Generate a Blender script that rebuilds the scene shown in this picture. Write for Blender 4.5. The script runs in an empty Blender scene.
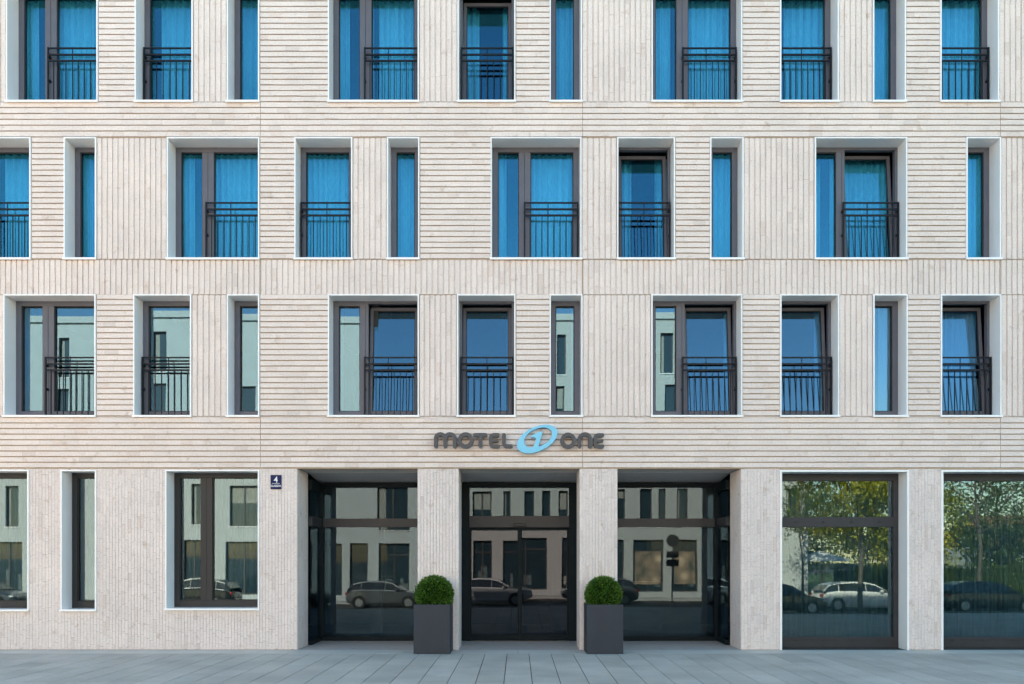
import bpy, math, random
from math import radians as R, sin, cos, pi
from mathutils import Vector, Matrix
random.seed(7)
scene = bpy.context.scene
C = scene.collection
S, D, CX, HY, H = 56.0, 14.0, 518.0, 555.0, 1.70      # px per metre at the facade plane, camera distance

def fx(px, d=0.0): return (px-CX)/S*(D+d)/D
def fz(py, d=0.0): return H+(HY-py)/S*(D+d)/D

# ------------------------------------------------------------------ materials
def mat(name):
    m = bpy.data.materials.new(name); m.use_nodes = True
    nt = m.node_tree; nt.nodes.clear()
    out = nt.nodes.new('ShaderNodeOutputMaterial')
    return m, nt, out
def N(nt, t, **kw):
    n = nt.nodes.new(t)
    for k, v in kw.items():
        if k in n.inputs: n.inputs[k].default_value = v
        else: setattr(n, k, v)
    return n
def col(c): return (c[0], c[1], c[2], 1.0)
def plain(name, c, rough=0.5, metal=0.0, noise=0.0, scale=8.0, bump=0.0, spec=0.5, c2=None, stretch=(1,1,1), coat=0.0):
    m, nt, out = mat(name)
    p = N(nt, 'ShaderNodeBsdfPrincipled'); nt.links.new(p.outputs[0], out.inputs[0])
    p.inputs['Roughness'].default_value = rough; p.inputs['Metallic'].default_value = metal
    p.inputs['Base Color'].default_value = col(c)
    p.inputs['Specular IOR Level'].default_value = spec
    p.inputs['Coat Weight'].default_value = coat
    if noise > 0 or bump > 0 or c2:
        tc = N(nt, 'ShaderNodeTexCoord'); mp = N(nt, 'ShaderNodeMapping'); mp.inputs['Scale'].default_value = stretch
        nt.links.new(tc.outputs['Object'], mp.inputs[0])
        nz = N(nt, 'ShaderNodeTexNoise'); nz.inputs['Scale'].default_value = scale; nz.inputs['Detail'].default_value = 6
        nt.links.new(mp.outputs[0], nz.inputs['Vector'])
        rp = N(nt, 'ShaderNodeValToRGB')
        a = [x*(1-noise) for x in c]; b = list(c2) if c2 else [min(1, x*(1+noise)) for x in c]
        rp.color_ramp.elements[0].position = .3; rp.color_ramp.elements[1].position = .7
        rp.color_ramp.elements[0].color = col(a); rp.color_ramp.elements[1].color = col(b)
        nt.links.new(nz.outputs[0], rp.inputs[0]); nt.links.new(rp.outputs[0], p.inputs['Base Color'])
        if bump > 0:
            bp = N(nt, 'ShaderNodeBump'); bp.inputs['Strength'].default_value = bump; bp.inputs['Distance'].default_value = .01
            nt.links.new(nz.outputs[0], bp.inputs['Height']); nt.links.new(bp.outputs[0], p.inputs['Normal'])
    return m

def brick_mat(name, base, amp=0.10, stain=(0.50,0.36,0.28), rough=.85):
    """clay brick: a tone per brick from a colour attribute, fine grain, a few rusty stains"""
    m, nt, out = mat(name)
    p = N(nt, 'ShaderNodeBsdfPrincipled'); nt.links.new(p.outputs[0], out.inputs[0])
    p.inputs['Roughness'].default_value = rough; p.inputs['Specular IOR Level'].default_value = .25
    tc = N(nt, 'ShaderNodeTexCoord')
    at = N(nt, 'ShaderNodeAttribute'); at.attribute_name = 'tone'
    rp = N(nt, 'ShaderNodeValToRGB')
    e = rp.color_ramp.elements
    e[0].position = 0; e[0].color = col([x*(1-amp) for x in base])
    e[1].position = 1; e[1].color = col([min(1, x*(1+amp*.7)) for x in base])
    mid = e.new(.06); mid.color = col([base[0]*(1-amp*.35), base[1]*(1-amp*.75), base[2]*(1-amp*.95)])
    mid2 = e.new(.16); mid2.color = col([x*(1-amp*.25) for x in base])
    nt.links.new(at.outputs['Fac'], rp.inputs[0])
    n1 = N(nt, 'ShaderNodeTexNoise'); n1.inputs['Scale'].default_value = 34; n1.inputs['Detail'].default_value = 5; n1.inputs['Roughness'].default_value=.7
    nt.links.new(tc.outputs['Object'], n1.inputs['Vector'])
    r1 = N(nt, 'ShaderNodeMapRange'); r1.inputs[1].default_value=.3; r1.inputs[2].default_value=.7; r1.inputs[3].default_value=.86; r1.inputs[4].default_value=1.10
    nt.links.new(n1.outputs[0], r1.inputs[0])
    mx = N(nt, 'ShaderNodeMix', data_type='RGBA', blend_type='MULTIPLY'); mx.inputs[0].default_value = 1
    nt.links.new(rp.outputs[0], mx.inputs[6]); nt.links.new(r1.outputs[0], mx.inputs[7])
    # broad weathering
    n3 = N(nt, 'ShaderNodeTexNoise'); n3.inputs['Scale'].default_value = .9; n3.inputs['Detail'].default_value = 3
    nt.links.new(tc.outputs['Object'], n3.inputs['Vector'])
    r3 = N(nt, 'ShaderNodeMapRange'); r3.inputs[1].default_value=.3; r3.inputs[2].default_value=.7; r3.inputs[3].default_value=.93; r3.inputs[4].default_value=1.04
    nt.links.new(n3.outputs[0], r3.inputs[0])
    mx3 = N(nt, 'ShaderNodeMix', data_type='RGBA', blend_type='MULTIPLY'); mx3.inputs[0].default_value = 1
    nt.links.new(mx.outputs[2], mx3.inputs[6]); nt.links.new(r3.outputs[0], mx3.inputs[7])
    # stains
    n2 = N(nt, 'ShaderNodeTexNoise'); n2.inputs['Scale'].default_value = 5.5; n2.inputs['Detail'].default_value = 4; n2.inputs['Roughness'].default_value=.6
    nt.links.new(tc.outputs['Object'], n2.inputs['Vector'])
    r2 = N(nt, 'ShaderNodeMapRange'); r2.inputs[1].default_value=.60; r2.inputs[2].default_value=.74; r2.inputs[3].default_value=0; r2.inputs[4].default_value=.6
    nt.links.new(n2.outputs[0], r2.inputs[0])
    mx2 = N(nt, 'ShaderNodeMix', data_type='RGBA'); nt.links.new(r2.outputs[0], mx2.inputs[0])
    nt.links.new(mx3.outputs[2], mx2.inputs[6]); mx2.inputs[7].default_value = col(stain)
    nt.links.new(mx2.outputs[2], p.inputs['Base Color'])
    bp = N(nt, 'ShaderNodeBump'); bp.inputs['Strength'].default_value = .25; bp.inputs['Distance'].default_value = .004
    nt.links.new(n1.outputs[0], bp.inputs['Height']); nt.links.new(bp.outputs[0], p.inputs['Normal'])
    return m

def glass_mat(name, refl, rcol, tcol, wav=.6, wscale=.9):
    m, nt, out = mat(name)
    mix = N(nt, 'ShaderNodeMixShader')
    tr = N(nt, 'ShaderNodeBsdfTransparent'); tr.inputs[0].default_value = col(tcol)
    gl = N(nt, 'ShaderNodeBsdfGlossy'); gl.inputs[0].default_value = col(rcol); gl.inputs['Roughness'].default_value = 0.0
    lw = N(nt, 'ShaderNodeLayerWeight'); fr = N(nt, 'ShaderNodeMath', operation='POWER'); nt.links.new(lw.outputs['Facing'], fr.inputs[0]); fr.inputs[1].default_value = 5
    mr = N(nt, 'ShaderNodeMapRange'); mr.inputs[1].default_value=0.0; mr.inputs[2].default_value=1; mr.inputs[3].default_value=refl; mr.inputs[4].default_value=1
    nt.links.new(fr.outputs[0], mr.inputs[0]); nt.links.new(mr.outputs[0], mix.inputs[0])
    nt.links.new(tr.outputs[0], mix.inputs[1]); nt.links.new(gl.outputs[0], mix.inputs[2]); nt.links.new(mix.outputs[0], out.inputs[0])
    tc = N(nt, 'ShaderNodeTexCoord')
    nz = N(nt, 'ShaderNodeTexNoise'); nz.inputs['Scale'].default_value = wscale; nz.inputs['Detail'].default_value = 0
    nt.links.new(tc.outputs['Object'], nz.inputs['Vector'])
    bp = N(nt, 'ShaderNodeBump'); bp.inputs['Strength'].default_value = wav; bp.inputs['Distance'].default_value = .0035
    nt.links.new(nz.outputs[0], bp.inputs['Height']); nt.links.new(bp.outputs[0], gl.inputs['Normal'])
    return m

M = {}
M['dark_bronze'] = plain('dark_bronze_frame', (.026,.028,.030), .45, noise=.06, scale=4, spec=.3)
M['brick'] = brick_mat('cream_brick', (.80,.69,.64))
M['brick_low'] = brick_mat('cream_brick_base', (.765,.665,.625), amp=.11)
M['mortar'] = plain('mortar', (.47,.36,.27), .95, noise=.1, scale=30)
M['stone'] = plain('stone_reveal', (.56,.53,.50), .85, noise=.06, scale=14, stretch=(6,6,.6), bump=.1)
M['white'] = plain('white_aluminium', (.90,.90,.90), .32, noise=.02, scale=3, spec=.5)
M['bronze'] = plain('grey_bronze_frame', (.112,.115,.140), .45, noise=.05, scale=4, spec=.35)
M['dark'] = plain('dark_door_frame', (.006,.013,.016), .55, noise=.08, scale=4, spec=.12)
M['transom'] = plain('brown_grey_transom', (.036,.038,.043), .45, noise=.05, scale=4, spec=.3)
M['rail'] = plain('anthracite_railing', (.009,.012,.017), .5, noise=.1, scale=12, spec=.2)
M['gasket'] = plain('black_gasket', (.008,.009,.01), .5, noise=.1)
M['glass_up'] = glass_mat('sky_tinted_glass', .13, (.0,.68,.89), (.02,.85,.95), wav=.5)  # mirrored sky's blue put into the tint, upper floors only
M['glass_mid'] = glass_mat('clear_coated_glass', .12, (.56,.82,.92), (.25,.72,.88), wav=.5)
M['glass_low'] = glass_mat('shop_glass', .042, (.66,.86,1.0), (.70,.82,.84), wav=.3)
M['glass_shop'] = glass_mat('street_front_glass', .095, (.64,.85,.92), (.62,.78,.82), wav=.2)
M['curtain'] = plain('white_sheer_curtain', (.80,.80,.80), .9, noise=.03, scale=2)
M['net'] = plain('dark_green_net_curtain', (.10,.16,.155), .9, noise=.25, scale=3, stretch=(18,1,.3))
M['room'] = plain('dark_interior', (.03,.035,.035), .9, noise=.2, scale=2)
M['soffit'] = plain('grey_soffit_panel', (.52,.525,.53), .6, noise=.04, scale=3)
M['soffit_stone'] = plain('soffit_render', (.6,.57,.54), .85, noise=.05, scale=5)
M['letter'] = plain('anthracite_letter', (.045,.052,.062), .45, noise=.06, scale=10)
M['blue'] = plain('light_blue_acrylic', (.10,.56,.78), .35, noise=.03, scale=10)
M['plate'] = plain('navy_enamel', (.002,.012,.075), .5, noise=.05, scale=20, spec=.2)
M['plate_white'] = plain('white_enamel', (.8,.82,.85), .3, noise=.02, scale=20)
M['planter'] = plain('anthracite_planter', (.013,.022,.034), .6, noise=.14, scale=5, bump=.06, stretch=(1,1,.35))
M['soil'] = plain('potting_soil', (.02,.014,.01), .95, noise=.4, scale=30)

def leaf_mat(name, c1, c2, c3, rough=.5, sub=.25):
    m, nt, out = mat(name)
    p = N(nt, 'ShaderNodeBsdfPrincipled'); p.inputs['Roughness'].default_value = rough
    at = N(nt, 'ShaderNodeAttribute'); at.attribute_name = 'tone'
    rp = N(nt, 'ShaderNodeValToRGB'); e = rp.color_ramp.elements
    e[0].color = col(c1); e[1].color = col(c3); k = e.new(.5); k.color = col(c2)
    nt.links.new(at.outputs['Fac'], rp.inputs[0]); nt.links.new(rp.outputs[0], p.inputs['Base Color'])
    tl = N(nt, 'ShaderNodeBsdfTranslucent'); nt.links.new(rp.outputs[0], tl.inputs[0])
    mx = N(nt, 'ShaderNodeMixShader'); mx.inputs[0].default_value = sub
    nt.links.new(p.outputs[0], mx.inputs[1]); nt.links.new(tl.outputs[0], mx.inputs[2]); nt.links.new(mx.outputs[0], out.inputs[0])
    return m
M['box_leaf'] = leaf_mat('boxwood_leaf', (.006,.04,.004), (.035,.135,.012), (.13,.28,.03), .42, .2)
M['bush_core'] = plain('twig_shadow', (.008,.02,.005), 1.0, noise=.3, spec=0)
M['leaf_green'] = leaf_mat('maple_leaf_green', (.03,.06,.012), (.06,.11,.02), (.12,.17,.03), .5, .35)
M['leaf_gold'] = leaf_mat('turning_leaf', (.14,.19,.02), (.36,.36,.04), (.62,.50,.06), .5, .4)
M['leaf_dark'] = leaf_mat('dark_leaf', (.015,.035,.012), (.03,.06,.02), (.05,.09,.03), .5, .25)
M['bark'] = plain('bark', (.09,.075,.06), .9, noise=.35, scale=12, bump=.4, stretch=(1,1,.3))
M['lawn'] = plain('verge_grass', (.04,.09,.02), .9, noise=.4, scale=3)
M['render'] = plain('white_render', (.46,.485,.50), .9, noise=.04, scale=1.5)
M['opp_brick'] = plain('pale_brick', (.44,.455,.455), .9, noise=.12, scale=9, stretch=(1,1,3))
M['opp_glass'] = plain('opposite_glass', (.02,.045,.06), .03, spec=1.0, noise=.1, scale=1)
M['opp_frame'] = plain('opposite_frame', (.07,.07,.072), .4, noise=.05)
M['blind'] = plain('window_blind', (.30,.30,.28), .8, noise=.1)
M['display'] = plain('display_goods', (.16,.10,.06), .7, noise=.5, scale=5, c2=(.10,.20,.24))
M['kerb'] = plain('granite_kerb', (.40,.40,.39), .8, noise=.12, scale=20)
M['asphalt'] = plain('asphalt', (.055,.056,.058), .9, noise=.18, scale=14, bump=.1)
M['road_white'] = plain('road_paint', (.75,.75,.73), .7, noise=.08, scale=10)
M['rubber'] = plain('tyre_rubber', (.015,.015,.016), .85, noise=.2)
M['rim'] = plain('alloy_rim', (.45,.46,.48), .3, metal=.8, noise=.05)
M['car_glass'] = plain('car_glass', (.015,.02,.022), .04, spec=1.0, noise=.1)
M['lamp'] = plain('headlamp_lens', (.6,.62,.65), .1, noise=.05)
M['tail'] = plain('tail_lamp_lens', (.35,.01,.012), .2, noise=.05)
M['steel'] = plain('galvanised_steel', (.3,.3,.31), .45, metal=.5, noise=.08)
M['canvas'] = plain('white_canvas', (.75,.74,.70), .85, noise=.04)
M['roof_tile'] = plain('red_roof_tile', (.30,.12,.07), .85, noise=.2, scale=6)
M['bin'] = plain('dark_plastic', (.03,.033,.035), .6, noise=.1)

# ------------------------------------------------------------------ mesh builder
class MB:
    def __init__(s): s.v=[]; s.f=[]; s.t=[]; s.m=[]
    def quad(s, a, b, c, d, tone=.5, mi=0):
        n=len(s.v); s.v += [a,b,c,d]; s.f.append((n,n+1,n+2,n+3)); s.t.append(tone); s.m.append(mi)
    def poly(s, pts, tone=.5, mi=0):
        n=len(s.v); s.v += list(pts); s.f.append(tuple(range(n,n+len(pts)))); s.t.append(tone); s.m.append(mi)
    def box(s, x0,x1,y0,y1,z0,z1, tone=.5, mi=0, skip=''):
        n=len(s.v)
        s.v += [(x0,y0,z0),(x1,y0,z0),(x1,y1,z0),(x0,y1,z0),(x0,y0,z1),(x1,y0,z1),(x1,y1,z1),(x0,y1,z1)]
        F={'b':(0,3,2,1),'t':(4,5,6,7),'f':(0,1,5,4),'k':(3,7,6,2),'l':(0,4,7,3),'r':(1,2,6,5)}
        for k,f in F.items():
            if k in skip: continue
            s.f.append(tuple(n+i for i in f)); s.t.append(tone); s.m.append(mi)
    def build(s, name, mats, parent=None, smooth=False, bevel=0, loc=None, rot=None):
        me = bpy.data.meshes.new(name); me.from_pydata([tuple(p) for p in s.v], [], s.f)
        if not isinstance(mats,(list,tuple)): mats=[mats]
        for m in mats: me.materials.append(m)
        if len(mats)>1: me.polygons.foreach_set('material_index', s.m)
        a = me.attributes.new('tone','FLOAT','FACE'); a.data.foreach_set('value', s.t)
        me.update()
        o = bpy.data.objects.new(name, me); C.objects.link(o)
        if parent: o.parent = parent
        if loc: o.location = loc
        if rot: o.rotation_euler = rot
        if smooth: me.polygons.foreach_set('use_smooth',[True]*len(me.polygons))
        if bevel:
            b=o.modifiers.new('bevel','BEVEL'); b.width=bevel; b.segments=2; b.limit_method='ANGLE'
        return o
def tube(mb, pts, radii, seg=8, tone=.5, mi=0, cap=True):
    pts=[Vector(p) for p in pts]; rings=[]
    for i,p in enumerate(pts):
        d=(pts[min(i+1,len(pts)-1)]-pts[max(i-1,0)]).normalized()
        up=Vector((0,0,1)) if abs(d.z)<.9 else Vector((1,0,0))
        a=d.cross(up).normalized(); b=d.cross(a).normalized()
        r=radii[i] if isinstance(radii,(list,tuple)) else radii
        n=len(mb.v); mb.v += [tuple(p+a*cos(2*pi*k/seg)*r+b*sin(2*pi*k/seg)*r) for k in range(seg)]
        rings.append(n)
    for i in range(len(rings)-1):
        for k in range(seg):
            k2=(k+1)%seg; mb.f.append((rings[i]+k,rings[i]+k2,rings[i+1]+k2,rings[i+1]+k)); mb.t.append(tone); mb.m.append(mi)
    if cap:
        mb.f.append(tuple(rings[0]+k for k in range(seg))); mb.t.append(tone); mb.m.append(mi)
        mb.f.append(tuple(rings[-1]+k for k in reversed(range(seg)))); mb.t.append(tone); mb.m.append(mi)
def tag(o, label, cat, group=None, kind=None):
    if label: o['label']=label
    if cat: o['category']=cat
    if group: o['group']=group
    if kind: o['kind']=kind
    return o
def empty(name, loc=(0,0,0), rz=0):
    o=bpy.data.objects.new(name,None); o.empty_display_size=.2; C.objects.link(o); o.location=loc; o.rotation_euler=(0,0,rz); return o

# ------------------------------------------------------------------ the hotel
hotel = tag(empty('hotel_building'), 'cream brick hotel facade with ribbed bands, white window surrounds and a recessed glazed entrance', 'building')
X0, X1 = -13.2, 13.4
ZTOP = 15.7  # roof height includes an added storey, for a longer street shadow

# window openings (pixel bounds of the white surround): x0, x1, type, flags
T_, B_ = {0:-177, 1:-21, 2:137.5, 3:294.5}, {0:-56, 1:102.3, 2:259.4, 3:416.6}
rows = {
 1: [(-120,-60,'s',''),(6.5,98,'d',''),(135,193,'s',''),(227,259.5,'n',''),(328,419,'d',''),(457.5,515.5,'s','t'),(549.5,582,'n',''),(651.4,742.2,'d',''),
     (779.8,838.6,'s',''),(872.7,905.7,'n',''),(940,998.7,'s',''),(1060,1150,'d','')],
 2: [(-28,31,'s',''),(64,96.5,'n',''),(167,259.5,'d',''),(294.5,352.5,'s',''),(387,419.5,'n',''),(490.5,581.5,'d',''),(617,675,'s','t'),(710,743.5,'n',''),
     (814.5,907,'d','t'),(966,1000.7,'n',''),(1050,1108,'s','')],
 3: [(-120,-60,'s',''),(3.8,96,'d',''),(133.5,191.5,'s',''),(227,259.5,'n',''),(328,419,'d','t'),(457,515.5,'s','t'),(549.5,582.5,'n',''),(651.2,742.2,'d','t'),
     (780,839,'s','t'),(873,907.5,'n',''),(940.5,1001,'s','t'),(1062,1152,'d','')],
}
rows[0]=[(a,b,t,'') for (a,b,t,f) in rows[2]]  # unseen top storey, added so the hotel's shadow reaches across the street
openings = []   # metres x0,x1,z0,z1
for r,ws in rows.items():
    for (a,b,t,fl) in ws: openings.append((fx(a),fx(b),fz(B_[r]),fz(T_[r])))
low = [(-62,29,470,610.5,'d'),(61,96.5,470,610.5,'n'),(165.5,259.3,470,609.5,'d')]
for a,b,t,bb,k in low: openings.append((fx(a),fx(b),fz(bb),fz(t)))
shop = [(779.8,908.7,470,650.2,1),(941,1075,470,650.2,0)]
for a,b,t,bb,k in shop: openings.append((fx(a),fx(b),fz(bb),fz(t)))
ENT = (fx(297),fx(741.2),0.0,fz(468.5))
openings.append(ENT)

def sheet_with_holes(mb, xa, xb, za, zb, holes, y, depth, tone=.5, mi=0):
    xs = sorted({round(v,4) for v in [xa,xb]+[h[0] for h in holes]+[h[1] for h in holes] if xa-1e-6<=v<=xb+1e-6})
    zs = sorted({round(v,4) for v in [za,zb]+[h[2] for h in holes]+[h[3] for h in holes] if za-1e-6<=v<=zb+1e-6})
    for i in range(len(xs)-1):
        for j in range(len(zs)-1):
            cx,cz=(xs[i]+xs[i+1])/2,(zs[j]+zs[j+1])/2
            if any(h[0]<cx<h[1] and h[2]<cz<h[3] for h in holes): continue
            mb.quad((xs[i],y,zs[j]),(xs[i+1],y,zs[j]),(xs[i+1],y,zs[j+1]),(xs[i],y,zs[j+1]),tone,mi)
    for h in holes:
        a,b,c,d=[round(v,4) for v in h]
        mb.quad((a,y,c),(a,y+depth,c),(a,y+depth,d),(a,y,d),tone,mi); mb.quad((b,y,d),(b,y+depth,d),(b,y+depth,c),(b,y,c),tone,mi)
        mb.quad((a,y,d),(a,y+depth,d),(b,y+depth,d),(b,y,d),tone,mi)
        if c>0.01: mb.quad((a,y,c),(b,y,c),(b,y+depth,c),(a,y+depth,c),tone,mi)

core = MB()
GR = .026    # groove depth
sheet_with_holes(core, X0, X1, 0, ZTOP, openings, GR, .24)
core.build('wall', M['mortar'], hotel)
# outer shell: sides, back, roof
sh = MB()
sh.box(X0, X0+.3, GR+.002, 14, 0, ZTOP-.002); sh.box(X1-.3, X1, GR+.002, 14, 0, ZTOP-.002); sh.box(X0+.3, X1-.3, 13.7, 14, 0, ZTOP-.002)
sh.build('side_wall', M['stone'], hotel)
rf = MB(); rf.box(X0-.05, X1+.05, -.05, 14.05, ZTOP, ZTOP+.12); rf.build('roof', M['white'], hotel)

# brick courses, real bricks with small differences of depth
def tone(): 
    t = random.gauss(.55,.16)
    if random.random()<.05: t = random.uniform(0,.12)
    return min(1,max(0.13 if t>.13 else 0,t))
def courses_h(mb, xa, xb, za, zb, n, joints=()):
    p=(zb-za)/n; g=.0215 if p>.05 else .004
    for i in range(n):
        z0=za+i*p; x=xa; first=True
        while x<xb-1e-4:
            L=random.choice((.21,.24,.25,.235)) if not first else random.uniform(.08,.24)
            x2=min(xb,x+L)
            if xb-x2<.05: x2=xb
            yj=random.uniform(-.0022,.0022)
            zj=random.uniform(-.0018,.0018)
            mb.box(x,x2-(.0012 if x2<xb else 0),yj,GR,z0+g+zj,z0+p,tone(),skip='k'); x=x2; first=False
def ribs_v(mb, xa, xb, za, zb, n=None):
    n=n or max(1,round((xb-xa)/.0985)); p=(xb-xa)/n; g=.027
    mb.box(xa+.004,xb-.004,.022,GR-.0005,za,zb,.35,skip='k')
    for i in range(n):
        xl=xa+i*p; z=za; first=True
        while z<zb-1e-4:
            L=random.choice((.21,.24,.25,.235)) if not first else random.uniform(.08,.24)
            z2=min(zb,z+L)
            if zb-z2<.05: z2=zb
            yj=random.uniform(-.003,.003); xj=random.uniform(-.0018,.0018)
            mb.box(xl+g/2+xj,xl+p-g/2+xj,yj,GR,z,z2-(.0012 if z2<zb else 0),tone(),skip='k'); z=z2; first=False
bk = MB()
JX = [fx(260.3), fx(582.6), fx(1000.5)]     # movement joints
def split_x(a,b):
    out=[]; xs=[a]+[j for j in JX if a+.02<j<b-.02]+[b]
    for i in range(len(xs)-1): out.append((xs[i]+(.005 if i>0 else 0), xs[i+1]-(.005 if i<len(xs)-2 else 0)))
    return out
ze = .003
# bands
for a,b in split_x(X0,X1):
    courses_h(bk,a,b,fz(137.5),fz(102.3),6)
    ribs_v(bk,a,b,fz(294.5)+ze,fz(259.4)-.012)
    courses_h(bk,a,b,fz(468.5),fz(417.9),9); courses_h(bk,a,b,fz(417.9),fz(416.6)-.002,1)
    ribs_v(bk,a,b,fz(-21)+ze,fz(-56)-.012); courses_h(bk,a,b,fz(-177),ZTOP-.03,7)
# piers between windows: alternate horizontal (H) and vertical (V)
orient = {1:'VHVVHVHHVHVHVHVHV', 3:'', 2:''}
def piers(r, kinds):
    ws = rows[r]; xs=[X0]+[v for w in ws for v in (fx(w[0]),fx(w[1]))]+[X1]
    for i in range(0,len(xs),2):
        k=kinds[i//2]
        for a,b in ([(xs[i],xs[i+1])] if i//2 not in (7,) else split_x(xs[i],xs[i+1])):
            if k=='H': courses_h(bk,a+.015,b-.004,fz(B_[r]),fz(T_[r]),22)
            else: ribs_v(bk,a+.004,b-.004,fz(B_[r])+.012,fz(T_[r])-.012)
# gaps in order: left end, ...
piers(1, 'HVHVHVHVHVHVV')
piers(2, 'HHVHVHVHVHVH')
piers(3, 'HVHVHVHVHVHVV')
piers(0, 'HHVHVHVHVHVH')
bk.build('brick_courses', M['brick'], hotel)

# ground floor: narrow upright bricks with tight joints
def stack_v(mb, xa, xb, za, zb, holes=()):
    n=max(1,round((xb-xa)/.0556)); p=(xb-xa)/n
    for i in range(n):
        xl=xa+i*p; z=za-random.uniform(0,.24)
        while z<zb:
            L=random.choice((.235,.24,.245)); z0=max(z,za); z1=min(z+L-.004,zb)
            if z1-z0>.01:
                segs=[(z0,z1)]
                for h in holes:
                    if h[0]-1e-3<xl+p/2<h[1]+1e-3:
                        ns=[]
                        for s0,s1 in segs:
                            if s1<=h[2] or s0>=h[3]: ns.append((s0,s1))
                            else:
                                if s0<h[2]: ns.append((s0,h[2]))
                                if s1>h[3]: ns.append((h[3],s1))
                        segs=ns
                tn=tone(); yj=random.uniform(-.0018,.0018)
                for s0,s1 in segs: mb.box(xl+.0016,xl+p-.0016,GR-.02+yj,GR,s0,s1,tn,skip='k')
            z+=L
lo = MB(); zt=fz(468.5)-.006
holes=[(fx(a),fx(b),fz(bb),fz(t)) for a,b,t,bb,k in low]
xs=[X0,fx(-62),fx(29),fx(61),fx(96.5),fx(165.5),fx(259.3),fx(297)]
for i in range(len(xs)-1):
    hh=[h for h in holes if abs(h[0]-xs[i])<.01]
    stack_v(lo,xs[i],xs[i+1],0.012,zt,hh)
stack_v(lo,fx(741.2),fx(779.8),.012,zt); stack_v(lo,fx(908.7),fx(941),.012,zt); stack_v(lo,fx(1075),X1,.012,zt)
lo.build('base_brickwork', M['brick_low'], hotel)

# pillars of the entrance and the ends of the recess
PD = .72; GD = 1.45
for (a,b) in ((417.5,458.6),(579.7,617.5)):
    p=MB(); p.box(fx(a),fx(b),GR,PD,0,fz(468.5)-.003); stack_v(p,fx(a),fx(b),.012,zt)
    o=p.build('pillar', M['brick_low'], hotel)

for s_ in (0,1):
    rv=MB()
    if s_==0: rv.box(ENT[0]-.12,ENT[0],GR+.003,PD,0,ENT[3]-.003)
    else: rv.box(ENT[1],ENT[1]+.12,GR+.003,PD,0,ENT[3]-.003)
    for i in range(12):
        y0=.035+i*.0565
        xx=ENT[0] if s_==0 else ENT[1]-.006
        z=.0-random.uniform(0,.24)
        while z<ENT[3]-.01:
            z0=max(z,.005); z1=min(z+.236,ENT[3]-.01)
            if z1>z0+.01: rv.box(xx,xx+.006,y0,y0+.052,z0,z1,tone())
            z+=.24
    rv.build('entrance_reveal', M['brick_low'], hotel)
so=MB(); so.box(ENT[0],ENT[1],.05,PD,ENT[3]+.004,ENT[3]+.06); so.build('entrance_soffit', M['soffit_stone'], hotel)
zs_=3.13
so2=MB(); n=so2
n.poly([(ENT[0],PD+.001,ENT[3]-.002),(ENT[1],PD+.001,ENT[3]-.002),(ENT[1],GD+.15,zs_),(ENT[0],GD+.15,zs_)][::-1])
n.poly([(ENT[0],PD+.001,ENT[3]+.1),(ENT[1],PD+.001,ENT[3]+.1),(ENT[1],GD+.15,ENT[3]+.1),(ENT[0],GD+.15,ENT[3]+.1)])
n.quad((ENT[0],PD+.001,ENT[3]-.002),(ENT[1],PD+.001,ENT[3]-.002),(ENT[1],PD+.001,ENT[3]+.1),(ENT[0],PD+.001,ENT[3]+.1))
so2.build('soffit_panel', M['soffit'], hotel)

# interiors (dark rooms behind the glass)
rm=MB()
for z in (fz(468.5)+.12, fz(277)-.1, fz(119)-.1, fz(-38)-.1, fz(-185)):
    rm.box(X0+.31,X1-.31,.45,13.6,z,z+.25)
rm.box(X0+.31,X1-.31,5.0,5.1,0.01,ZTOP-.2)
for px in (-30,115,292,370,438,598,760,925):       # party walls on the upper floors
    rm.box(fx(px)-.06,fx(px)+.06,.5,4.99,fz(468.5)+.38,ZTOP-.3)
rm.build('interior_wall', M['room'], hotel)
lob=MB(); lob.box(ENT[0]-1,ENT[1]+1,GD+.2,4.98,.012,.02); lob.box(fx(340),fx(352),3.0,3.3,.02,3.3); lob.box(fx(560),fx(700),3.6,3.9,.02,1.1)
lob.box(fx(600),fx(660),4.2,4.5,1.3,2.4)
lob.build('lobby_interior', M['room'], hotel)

# ---- windows
FD = .30; FW=.10
def frame_ring(mb,x0,x1,z0,z1,w,y0,y1,wt=None,wb=None,mi=0):
    wt=w if wt is None else wt; wb=w if wb is None else wb
    mb.box(x0,x0+w,y0,y1,z0,z1,mi=mi); mb.box(x1-w,x1,y0,y1,z0,z1,mi=mi)
    if wt: mb.box(x0+w,x1-w,y0,y1,z1-wt,z1,mi=mi)
    if wb: mb.box(x0+w,x1-w,y0,y1,z0,z0+wb,mi=mi)
def casing(parent, x0,x1,z0,z1, bottom=True):
    m=MB(); t=.023; y0=-.018
    m.box(x0,x0+t,y0,FD+.02,z0,z1); m.box(x1-t,x1,y0,FD+.02,z0,z1); m.box(x0+t,x1-t,y0,FD+.02,z1-t,z1)
    if bottom: m.box(x0+t,x1-t,y0,FD+.02,z0,z0+t)
    m.build('surround', M['white'], parent)
    if bottom:
        s=MB(); s.box(x0-.012,x1+.012,-.042,-.019,z0-.012,z0+.030); s.build('sill', M['white'], parent, bevel=.003)
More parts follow.
